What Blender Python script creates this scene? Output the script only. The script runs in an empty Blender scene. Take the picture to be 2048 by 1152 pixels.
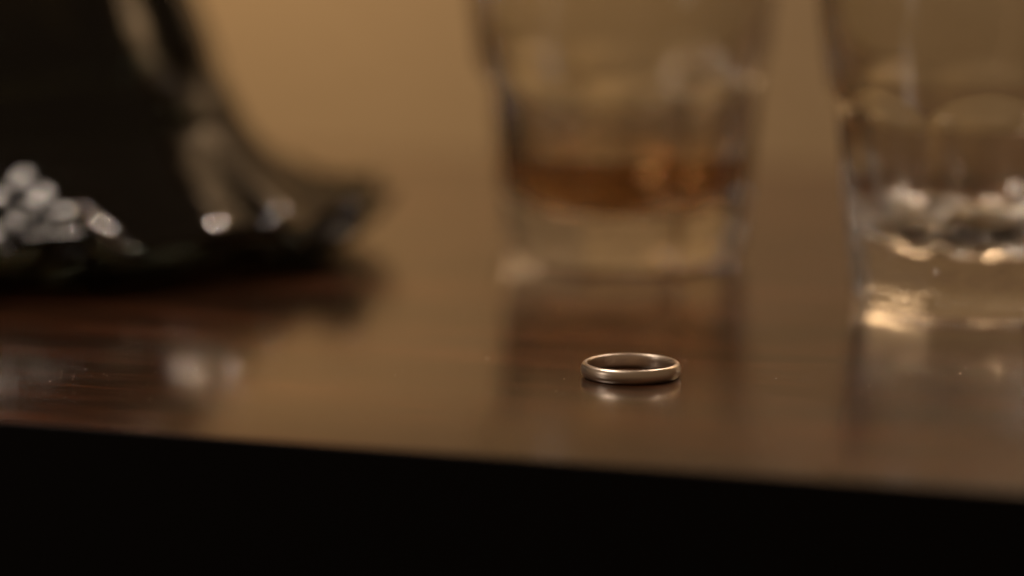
import bpy, math, random
from mathutils import Vector
R = math.radians
S = bpy.context.scene
C = S.collection
random.seed(7)

# ------------------------------------------------------------------ camera
FPX = 5015.0                      # focal length in pixels of the 2048-wide photograph
CAM_H = 0.0985
PITCH = math.atan(801 / FPX)
cam_d = bpy.data.cameras.new('camera')
cam = bpy.data.objects.new('camera', cam_d); C.objects.link(cam)
cam.location = (0, 0, CAM_H)
cam.rotation_euler = (math.pi / 2 - PITCH, 0, 0)
cam_d.sensor_width = 36.0
cam_d.lens = 36.0 * FPX / 2048
cam_d.clip_start = 0.02; cam_d.clip_end = 50
cam_d.dof.use_dof = True
cam_d.dof.focus_distance = 0.509
cam_d.dof.aperture_fstop = 3.7
cam_d.dof.aperture_ratio = 0.83
S.camera = cam

# ------------------------------------------------------------------ room light
w = bpy.data.worlds.new('World'); S.world = w; w.use_nodes = True
bg = w.node_tree.nodes['Background']
bg.inputs[0].default_value = (1.0, 0.64, 0.37, 1); bg.inputs[1].default_value = 0.125

def lamp(name, kind, loc, target, energy, color, **kw):
    d = bpy.data.lights.new(name, kind); d.energy = energy; d.color = color
    for k, v in kw.items(): setattr(d, k, v)
    o = bpy.data.objects.new(name, d); C.objects.link(o); o.location = loc
    o.rotation_euler = (Vector(target) - Vector(loc)).to_track_quat('-Z', 'Y').to_euler()
    return o
# warm lamp washing the wall from above
lamp('wall_lamp', 'SPOT', (-0.30, 1.08, 0.36), (-0.06, 1.50, 0.0), 6.4, (1.0, 0.72, 0.42),
     spot_size=R(68), spot_blend=1.0, shadow_soft_size=0.16)
# small pendant lamp over the table, up and to the left
lamp('pendant_lamp', 'AREA', (-0.36, 0.59, 0.75), (-0.05, 0.6, 0.0), 3.7, (1.0, 0.82, 0.68),
     shape='DISK', size=0.28)
# small unseen point lights added at the back for glints in the glass
for k, (p, e) in enumerate([((0.62, 1.15, 0.55), 9.0), ((0.30, 1.25, 0.80), 8.0)]):
    lamp('glint_light', 'POINT', p, (0, 0.6, 0), e, (1.0, 0.85, 0.75), shadow_soft_size=0.009)

# unseen low light added at the left for highlights on glass and ring
lamp('side_fill', 'POINT', (-0.52, 0.32, 0.14), (0, 0.6, 0), 0.6, (1.0, 0.84, 0.72), shadow_soft_size=0.05)

S.render.engine = 'CYCLES'
S.view_settings.view_transform = 'Standard'; S.view_settings.look = 'None'
S.view_settings.exposure = 0.0; S.view_settings.gamma = 1.0
S.cycles.use_denoising = True
S.cycles.max_bounces = 20; S.cycles.transmission_bounces = 20; S.cycles.glossy_bounces = 8
S.cycles.sample_clamp_indirect = 25.0
S.cycles.blur_glossy = 0.3

# ------------------------------------------------------------------ helpers
def px(x, y, z=0.0):
    """point of the horizontal plane at height z seen at photo pixel (x, y)"""
    dx, dy, dz = (x - 1024) / FPX, 1.0, -(y - 576) / FPX
    c, s = math.cos(PITCH), math.sin(PITCH)
    d = Vector((dx, dy * c + dz * s, -dy * s + dz * c))
    t = (z - CAM_H) / d.z
    return Vector((0, 0, CAM_H)) + d * t

def tag(o, label=None, cat=None, group=None, kind=None):
    for k, v in (('label', label), ('category', cat), ('group', group), ('kind', kind)):
        if v: o[k] = v
    return o

def mesh_obj(name, verts, faces, mat, parent=None, smooth=True, loc=None):
    m = bpy.data.meshes.new(name); m.from_pydata(verts, [], faces); m.validate(); m.update()
    if smooth: m.polygons.foreach_set('use_smooth', [True] * len(m.polygons))
    m.materials.append(mat)
    o = bpy.data.objects.new(name, m); C.objects.link(o)
    if parent: o.parent = parent
    if loc: o.location = loc
    return o

def loft(rows, n, closed=True, rot=0.0):
    """rows: list of (function theta -> radius, z) or (None, z) for a pole"""
    V, F, idx = [], [], []
    for rf, z in rows:
        if rf is None:
            idx.append([len(V)]); V.append((0, 0, z)); continue
        ring = []
        for i in range(n):
            t = 2 * math.pi * i / n
            r = rf(t); zz = z(t) if callable(z) else z
            ring.append(len(V)); V.append((r * math.cos(t + rot), r * math.sin(t + rot), zz))
        idx.append(ring)
    for a, b in zip(idx, idx[1:]):
        for i in range(n):
            j = (i + 1) % n
            if len(a) == 1: F.append((a[0], b[j], b[i]))
            elif len(b) == 1: F.append((a[i], a[j], b[0]))
            else: F.append((a[i], a[j], b[j], b[i]))
    if closed and len(idx[0]) > 1 and len(idx[-1]) > 1:
        a, b = idx[-1], idx[0]
        for i in range(n):
            j = (i + 1) % n
            F.append((a[i], a[j], b[j], b[i]))
    return V, F

def smin(a, b, k):
    m = min(a, b)
    return m - math.log(math.exp(-(a - m) * k) + math.exp(-(b - m) * k)) / k

def lerp_tab(tab, h):
    if h <= tab[0][0]: return tab[0][1]
    for (h0, v0), (h1, v1) in zip(tab, tab[1:]):
        if h <= h1:
            t = (h - h0) / (h1 - h0); return v0 + (v1 - v0) * t
    return tab[-1][1]

# ------------------------------------------------------------------ materials
def new_mat(name):
    m = bpy.data.materials.new(name); m.use_nodes = True
    nt = m.node_tree; return m, nt, nt.nodes['Principled BSDF']

def set_in(b, **kw):
    for k, v in kw.items(): b.inputs[k.replace('_', ' ')].default_value = v

def glass_mat(name, color, rough=0.0, ior=1.5, bump=0.0, scale=120.0, base=None):
    m, nt, b = new_mat(name)
    set_in(b, Base_Color=(*color, 1), Roughness=rough, IOR=ior, Transmission_Weight=1.0)
    if bump:
        tc = nt.nodes.new('ShaderNodeTexCoord')
        n = nt.nodes.new('ShaderNodeTexNoise'); n.inputs['Scale'].default_value = scale; n.inputs['Detail'].default_value = 1.5
        bp = nt.nodes.new('ShaderNodeBump'); bp.inputs['Strength'].default_value = 1.0; bp.inputs['Distance'].default_value = bump
        nt.links.new(tc.outputs['Object'], n.inputs['Vector'])
        nt.links.new(n.outputs['Fac'], bp.inputs['Height']); nt.links.new(bp.outputs['Normal'], b.inputs['Normal'])
        if base:                      # pressed ripples, strongest in the thick base
            sp = nt.nodes.new('ShaderNodeSeparateXYZ'); mr = nt.nodes.new('ShaderNodeMapRange')
            mr.inputs['From Min'].default_value = base[0]; mr.inputs['From Max'].default_value = base[1]
            mr.inputs['To Min'].default_value = 1.0; mr.inputs['To Max'].default_value = base[2]
            nt.links.new(tc.outputs['Object'], sp.inputs[0]); nt.links.new(sp.outputs['Z'], mr.inputs['Value'])
            nt.links.new(mr.outputs['Result'], bp.inputs['Strength'])
    return m

M_GLASS = glass_mat('pressed_glass', (0.90, 0.89, 0.84), 0.0, 1.52, 0.00035, 260, (0.018, 0.027, 0.04))
M_CUT = glass_mat('smoky_glass', (0.14, 0.165, 0.125), 0.08, 1.52, 0.0004, 60)
M_DARK = glass_mat('dark_green_glass', (0.026, 0.034, 0.023), 0.06, 1.5, 0.0005, 50)
M_WHISKY = glass_mat('whisky', (0.58, 0.33, 0.14), 0.0, 1.36)

# ring: worn pale gold
M_RING, nt, b = new_mat('worn_pale_gold')
set_in(b, Base_Color=(0.75, 0.65, 0.545, 1), Metallic=1.0, Roughness=0.16)
tc = nt.nodes.new('ShaderNodeTexCoord')
n = nt.nodes.new('ShaderNodeTexNoise'); n.inputs['Scale'].default_value = 900; n.inputs['Detail'].default_value = 6
mr = nt.nodes.new('ShaderNodeMapRange'); mr.inputs['To Min'].default_value = 0.27; mr.inputs['To Max'].default_value = 0.38
nt.links.new(tc.outputs['Object'], n.inputs['Vector']); nt.links.new(n.outputs['Fac'], mr.inputs['Value'])
nt.links.new(mr.outputs['Result'], b.inputs['Roughness'])
bp = nt.nodes.new('ShaderNodeBump'); bp.inputs['Distance'].default_value = 0.00001; bp.inputs['Strength'].default_value = 0.5
nt.links.new(n.outputs['Fac'], bp.inputs['Height']); nt.links.new(bp.outputs['Normal'], b.inputs['Normal'])

# table: dark lacquered wood, grain along the front edge (object X)
M_WOOD, nt, b = new_mat('dark_lacquered_wood')
tc = nt.nodes.new('ShaderNodeTexCoord')
mp = nt.nodes.new('ShaderNodeMapping'); mp.inputs['Scale'].default_value = (22, 250, 250)
n = nt.nodes.new('ShaderNodeTexNoise'); n.inputs['Scale'].default_value = 1.0; n.inputs['Detail'].default_value = 3; n.inputs['Roughness'].default_value = 0.6
mp2 = nt.nodes.new('ShaderNodeMapping'); mp2.inputs['Scale'].default_value = (4, 40, 40)
n2 = nt.nodes.new('ShaderNodeTexNoise'); n2.inputs['Scale'].default_value = 1.0; n2.inputs['Detail'].default_value = 3
mul = nt.nodes.new('ShaderNodeMath'); mul.operation = 'MULTIPLY'
cr = nt.nodes.new('ShaderNodeValToRGB')
cr.color_ramp.elements[0].position = 0.22; cr.color_ramp.elements[0].color = (0.026, 0.011, 0.005, 1)
cr.color_ramp.elements[1].position = 0.42; cr.color_ramp.elements[1].color = (0.13, 0.042, 0.017, 1)
for a, m_, nn in ((tc, mp, n), (tc, mp2, n2)):
    nt.links.new(a.outputs['Object'], m_.inputs['Vector']); nt.links.new(m_.outputs['Vector'], nn.inputs['Vector'])
nt.links.new(n.outputs['Fac'], mul.inputs[0]); nt.links.new(n2.outputs['Fac'], mul.inputs[1])
nt.links.new(mul.outputs[0], cr.inputs['Fac']); nt.links.new(cr.outputs['Color'], b.inputs['Base Color'])
set_in(b, Roughness=0.2, IOR=1.55, Coat_Weight=0.5, Coat_Roughness=0.13, Coat_IOR=1.45)
bp = nt.nodes.new('ShaderNodeBump'); bp.inputs['Distance'].default_value = 0.00002; bp.inputs['Strength'].default_value = 0.35
nt.links.new(n.outputs['Fac'], bp.inputs['Height']); nt.links.new(bp.outputs['Normal'], b.inputs['Normal'])

M_EDGE, nt, b = new_mat('shaded_edge')  # shade on the table's front face, put into a near-black base colour
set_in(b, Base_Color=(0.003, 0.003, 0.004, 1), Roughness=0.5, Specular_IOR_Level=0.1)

M_WALL, nt, b = new_mat('brown_painted_wall')
set_in(b, Base_Color=(0.44, 0.315, 0.175, 1), Roughness=0.8)
tc = nt.nodes.new('ShaderNodeTexCoord'); n = nt.nodes.new('ShaderNodeTexNoise'); n.inputs['Scale'].default_value = 60
bp = nt.nodes.new('ShaderNodeBump'); bp.inputs['Distance'].default_value = 0.002
nt.links.new(tc.outputs['Object'], n.inputs['Vector']); nt.links.new(n.outputs['Fac'], bp.inputs['Height']); nt.links.new(bp.outputs['Normal'], b.inputs['Normal'])

M_DUST, nt, b = new_mat('pale_dust'); set_in(b, Base_Color=(0.7, 0.62, 0.55, 1), Roughness=0.9)

# ------------------------------------------------------------------ table and wall
e0, e1 = px(0, 844), px(2048, 988)
u = (e1 - e0).normalized(); v = Vector((-u.y, u.x, 0))
mid = px(1024, 916)
ang = math.atan2(u.y, u.x)
far = px(1024, 312)
depth = (far - mid).dot(v)
L, TH, BR = 0.75, 0.042, 0.0005
# top sheet with a rounded front arris; local frame: X along the edge, Y away from the camera
def table_section():
    p = [(depth, 0.0)]
    for k in range(9):
        p.append((depth * (1 - (k + 1) / 9) + BR * ((k + 1) / 9), 0.0))
    for k in range(1, 9):
        a = math.pi / 2 * k / 8
        p.append((BR - BR * math.sin(a), -BR + BR * math.cos(a)))
    return p
sec = table_section()
V, F = [], []
NX = 40
for i in range(NX + 1):
    x = -L + 2 * L * i / NX
    for (yy, zz) in sec: V.append((x, yy, zz))
ns = len(sec)
for i in range(NX):
    for k in range(ns - 1):
        a = i * ns + k
        F.append((a, a + 1, a + ns + 1, a + ns))
# underside and ends closed by the core below
table = tag(bpy.data.objects.new('table', None), kind='structure'); C.objects.link(table)
table.location = mid; table.rotation_euler = (0, 0, ang)
top = mesh_obj('tabletop', V, F, M_WOOD, table)
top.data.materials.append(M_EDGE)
for i, p in enumerate(top.data.polygons):          # the front arris takes the shade-black too, leaving no highlight line
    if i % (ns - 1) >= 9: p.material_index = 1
def box(x0, x1, y0, y1, z0, z1):
    V = [(x, y, z) for z in (z0, z1) for y in (y0, y1) for x in (x0, x1)]
    return V, [(0, 2, 3, 1), (4, 5, 7, 6), (0, 1, 5, 4), (2, 6, 7, 3), (0, 4, 6, 2), (1, 3, 7, 5)]
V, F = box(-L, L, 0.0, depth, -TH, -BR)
core = mesh_obj('shaded_core', V, F, M_EDGE, table, smooth=False)  # table core; its black stands for the unlit front face

wall_c = mid + v * (depth + 0.42)
V, F = box(-1.9, 1.9, 0.0, 0.08, -0.75, 1.7)
wall = tag(mesh_obj('wall', V, F, M_WALL, smooth=False, loc=(wall_c.x, wall_c.y, 0)), kind='structure')
wall.rotation_euler = (0, 0, ang * 0.5)

# ------------------------------------------------------------------ pressed glass tumblers
FACE = math.pi / 4
def facet_d(t):                       # angle from the middle of the nearest of eight panels
    return (t + FACE / 2) % FACE - FACE / 2
AP = [(0, 30.2), (3, 31.0), (20, 32.7), (36, 34.2), (44, 35.0), (46, 35.4), (48, 36.2), (50, 37.4), (52, 38.9), (54, 40.8), (57, 44), (70, 60), (95, 90)]
RO = [(0, 32.0), (6, 34.2), (20, 35.6), (40, 37.5), (50, 38.5), (58, 39.5), (75, 41.4), (90, 42.9)]
def r_out(h, t):
    a = lerp_tab(AP, h) / math.cos(facet_d(t)); r = lerp_tab(RO, h)
    if h > 58: return r
    s = smin(a, r, 10.0)
    return s
RI = [(13.0, 0), (13.5, 9), (14.3, 14), (15.6, 18), (18.0, 22.6), (21.0, 25.8), (25, 28.4), (30, 30.0), (50, 33.6), (58, 35.6), (75, 38.6), (89, 40.3)]
def tumbler(name, loc, rot, label):
    n = 384
    rows = [(None, 1.6), (lambda t: 14, 1.5), (lambda t: 21.5, 1.3)]
    for q in range(9):                # knurled ring pressed into the underside
        r = 22.2 + q * 0.6
        rows.append((lambda t, r=r: r, lambda t, q=q: (1.25 - 1.25 * q / 8) * (1 + 0.45 * math.sin(math.pi * q / 8) * math.cos(48 * t))))
    for k in range(0, 9):             # rounded heel
        a = math.pi / 2 * k / 8; hh = 2.4 * (1 - math.cos(a)); ins = 2.0 * (1 - math.sin(a))
        rows.append((lambda t, hh=hh, ins=ins: r_out(max(hh, 0), t) - ins, hh))
    h = 3.2
    while h < 89.0:
        rows.append((lambda t, h=h: r_out(h, t), h)); h += 0.8 if 40 < h < 60 else 2.0
    for k in range(7):                # rim
        a = math.pi * k / 6
        rows.append((lambda t, a=a: 41.6 + 1.3 * math.cos(a), 89.3 + 1.3 * math.sin(a)))
    hs = [87, 80, 72, 64, 58, 54, 50, 45, 40, 35, 30, 27, 24, 22, 20, 18.5, 18, 17, 16.2, 15.6, 14.9, 14.3, 13.9, 13.5]
    for h in hs: rows.append((lambda t, h=h: lerp_tab(RI, h), h))
    rows.append((lambda t: 5.0, 13.1)); rows.append((None, 13.0))
    V, F = loft([(f, z) for f, z in rows], n, closed=False)
    V = [(x / 1000, y / 1000, z / 1000) for x, y, z in V]
    o = mesh_obj(name, V, F, M_GLASS, loc=loc); o.rotation_euler = (0, 0, rot)
    tag(o, label, 'glass', 'pressed glass tumblers on the table')
    return o

def place(xpx, ypx): p = px(xpx, ypx); return Vector((p.x, p.y, 0.0))
g1 = place(1239, 512)
g2 = place(1966, 603)
face = lambda p: math.atan2(-p.y, -p.x)
tumbler('whisky_tumbler', g1, face(g1) + R(6), 'thick eight sided glass tumbler holding a little amber whisky')
tumbler('empty_tumbler', g2, face(g2) + R(1), 'thick eight sided glass tumbler with no whisky in it')
# whisky poured into the first tumbler
LV = 29.0
rows = [(None, 12.95)] + [(lambda t, h=h: lerp_tab(RI, h) + 0.12, h - 0.05) for h in (13.1, 13.5, 13.9, 14.3, 14.9, 15.6, 16.2, 17, 18, 18.5, 20, 22, 24, 26, 28, LV)]
rows += [(lambda t: lerp_tab(RI, LV) - 1.2, LV - 0.5), (lambda t: lerp_tab(RI, LV) - 3, LV - 0.75), (lambda t: 12, LV - 0.8), (None, LV - 0.8)]
V, F = loft(rows, 96, closed=False)
wk = mesh_obj('whisky', [(x / 1000, y / 1000, z / 1000) for x, y, z in V], F, M_WHISKY, loc=g1)
tag(wk, 'shallow amber whisky lying in the thick based tumbler', 'whisky')

# ------------------------------------------------------------------ wedding ring
RH, RO_, RI_ = 2.95, 10.25, 8.78
prof = []
for k in range(25):                   # domed outside from bottom to top
    a = -math.pi / 2 + math.pi * k / 24
    prof.append((9.4 + (RO_ - 9.4) * abs(math.cos(a)), RH / 2 + (RH / 2) * math.sin(a)))
for k in range(1, 13):                # nearly flat inside with eased arrises
    a = math.pi / 2 - math.pi * k / 13
    prof.append((9.4 - (9.4 - RI_) * abs(math.cos(a)) ** 0.5, RH / 2 + (RH / 2) * math.copysign(abs(math.sin(a)) ** 0.75, math.sin(a))))
V, F = loft([((lambda t, r=r: r), z) for r, z in prof], 160, closed=True)
rp = place(1261.5, 752)
ring = mesh_obj('wedding_ring', [(x / 1000, y / 1000, z / 1000) for x, y, z in V], F, M_RING, loc=rp)
tag(ring, 'plain domed metal wedding band lying flat on the dark table', 'ring')

# ------------------------------------------------------------------ dark glass decanter with a ruffled skirt
dc = place(62, 490)
dec = bpy.data.objects.new('decanter', None); C.objects.link(dec); dec.location = dc
dec.rotation_euler = (0, 0, face(dc) + R(9))
tag(dec, 'dark glass decanter flaring into a wide ruffled foot full of bright glints', 'decanter')
BO = [(31, 60.5), (36, 59.8), (42, 57.6), (50, 54.8), (60, 51.6), (72, 46.5), (86, 41), (100, 33), (118, 23.4), (130, 17.5)]
NP = 10
def b_out(h, t):
    q = 2 * math.pi / NP
    d = (t + q / 2) % q - q / 2
    cut = math.exp(-((h - 74) / 27) ** 4)
    return lerp_tab(BO, h) * (1 - 0.075 * cut * max(0, math.cos(d / q * math.pi)) ** 1.5)
NF = 15
def ruf(t, s):                        # uneven ruffle, s grows from 0 at the body to 1 at the lip
    return s * (0.75 * math.cos(NF * t) + 0.35 * math.cos(7 * t + 1.3) + 0.3 * math.cos(23 * t + 0.4))
TOPS = [(54, 43, 0), (59.5, 35.5, .04), (64.5, 29, .1), (69, 24.5, .18), (73.5, 20, .3), (77.5, 16.2, .45), (81, 13, .6), (85, 10.2, .78), (90, 9.8, .9), (94, 10.4, 1), (97.5, 12.2, 1), (99.5, 14.6, 1)]
UND = [(100.4, 15.0, 1), (100.8, 13.6, 1), (99, 10.0, 1), (96, 6.8, .9), (92, 4.4, .6), (88, 2.2, .3), (85, 0.6, .1), (82, 0.0, 0), (60, 0.0, 0)]
rows = [(None, 36.0), (lambda t: 50, 36.0), (lambda t: 52, 42.0)]
def resample(tab, n):
    out = []
    for (a, b) in zip(tab, tab[1:]):
        for q in range(n):
            f = q / n; out.append(tuple(a[c] + (b[c] - a[c]) * f for c in range(3)))
    return out + [tab[-1]]
for (r, h, k) in resample(TOPS, 4) + UND:
    def lump(t, r=r, h=h, k=k):       # hobnails moulded into the skirt
        kk = min(1, k * 3) * (1 if h > 5 else 0)
        t = (t + math.pi) % (2 * math.pi) - math.pi
        kk *= 1 / (1 + math.exp((t - 0.22) * 10))      # they fade out round one side
        return 0.75 * kk * math.cos(40 * t) * math.cos(r * 0.75)
    rows.append(((lambda t, r=r, k=k, L=lump: r + 2.2 * ruf(t, k) + L(t) * .6), (lambda t, h=h, k=k, L=lump: h + (2.3 if h > 3 else h * .5) * ruf(t + .05, k) + L(t))))
rows.append((None, 0.0))
V, F = loft(rows[::-1], 400, closed=False)
mesh_obj('foot', [(x / 1000, y / 1000, z / 1000) for x, y, z in V], F, M_CUT, dec)
rows = [(None, 31.0), (lambda t: 52, 31.0)]
h = 31.4
while h < 118: rows.append((lambda t, h=h: b_out(h, t), h)); h += 2.0
rows += [(lambda t: 20, 117), (None, 117)]
V, F = loft(rows, 160, closed=False)
mesh_obj('body', [(x / 1000, y / 1000, z / 1000) for x, y, z in V], F, M_DARK, dec)
rows = [(None, 116), (lambda t: 23.5, 116), (lambda t: 24.5, 118), (lambda t: 18, 129), (lambda t: 15.5, 142), (lambda t: 16, 160), (lambda t: 21, 168), (lambda t: 21, 171), (lambda t: 12, 171), (None, 171)]
V, F = loft(rows, 64, closed=False)
mesh_obj('neck', [(x / 1000, y / 1000, z / 1000) for x, y, z in V], F, M_DARK, dec)
rows = [(None, 168), (lambda t: 11, 168), (lambda t: 12, 174), (lambda t: 17, 180), (lambda t: 20, 190), (lambda t: 17, 202), (lambda t: 8, 208), (None, 209)]
V, F = loft(rows, 8, closed=False)
mesh_obj('stopper', [(x / 1000, y / 1000, z / 1000) for x, y, z in V], F, M_DARK, dec, smooth=False)

# ------------------------------------------------------------------ dust specks on the lacquer
V, F = [], []
spots = [(1552, 757, .16), (1920, 747, .16), (1931, 736, .1), (1370, 722, .14), (975, 717, .2), (1818, 748, .1), (1812, 706, .1), (1128, 758, .1), (100, 763, .12), (1362, 716, .1)]
for k in range(170):
    spots.append((random.uniform(0, 2048), random.gauss(752, 26), random.uniform(.025, .085)))
for (x, y, s) in spots:
    p = px(x, y); s = s / 1000; a = random.uniform(0, 6.28); b0 = len(V)
    for k in range(5):
        aa = a + k * 6.2832 / 5; rr = s * random.uniform(.6, 1.1)
        V.append((p.x + rr * 1.5 * math.cos(aa), p.y + rr * math.sin(aa), -0.00001))
    V.append((p.x, p.y, s * 0.8))
    for k in range(5): F.append((b0 + k, b0 + (k + 1) % 5, b0 + 5))
dust = tag(mesh_obj('dust', V, F, M_DUST, smooth=False), 'fine pale dust specks scattered on the dark table', 'dust', kind='stuff')
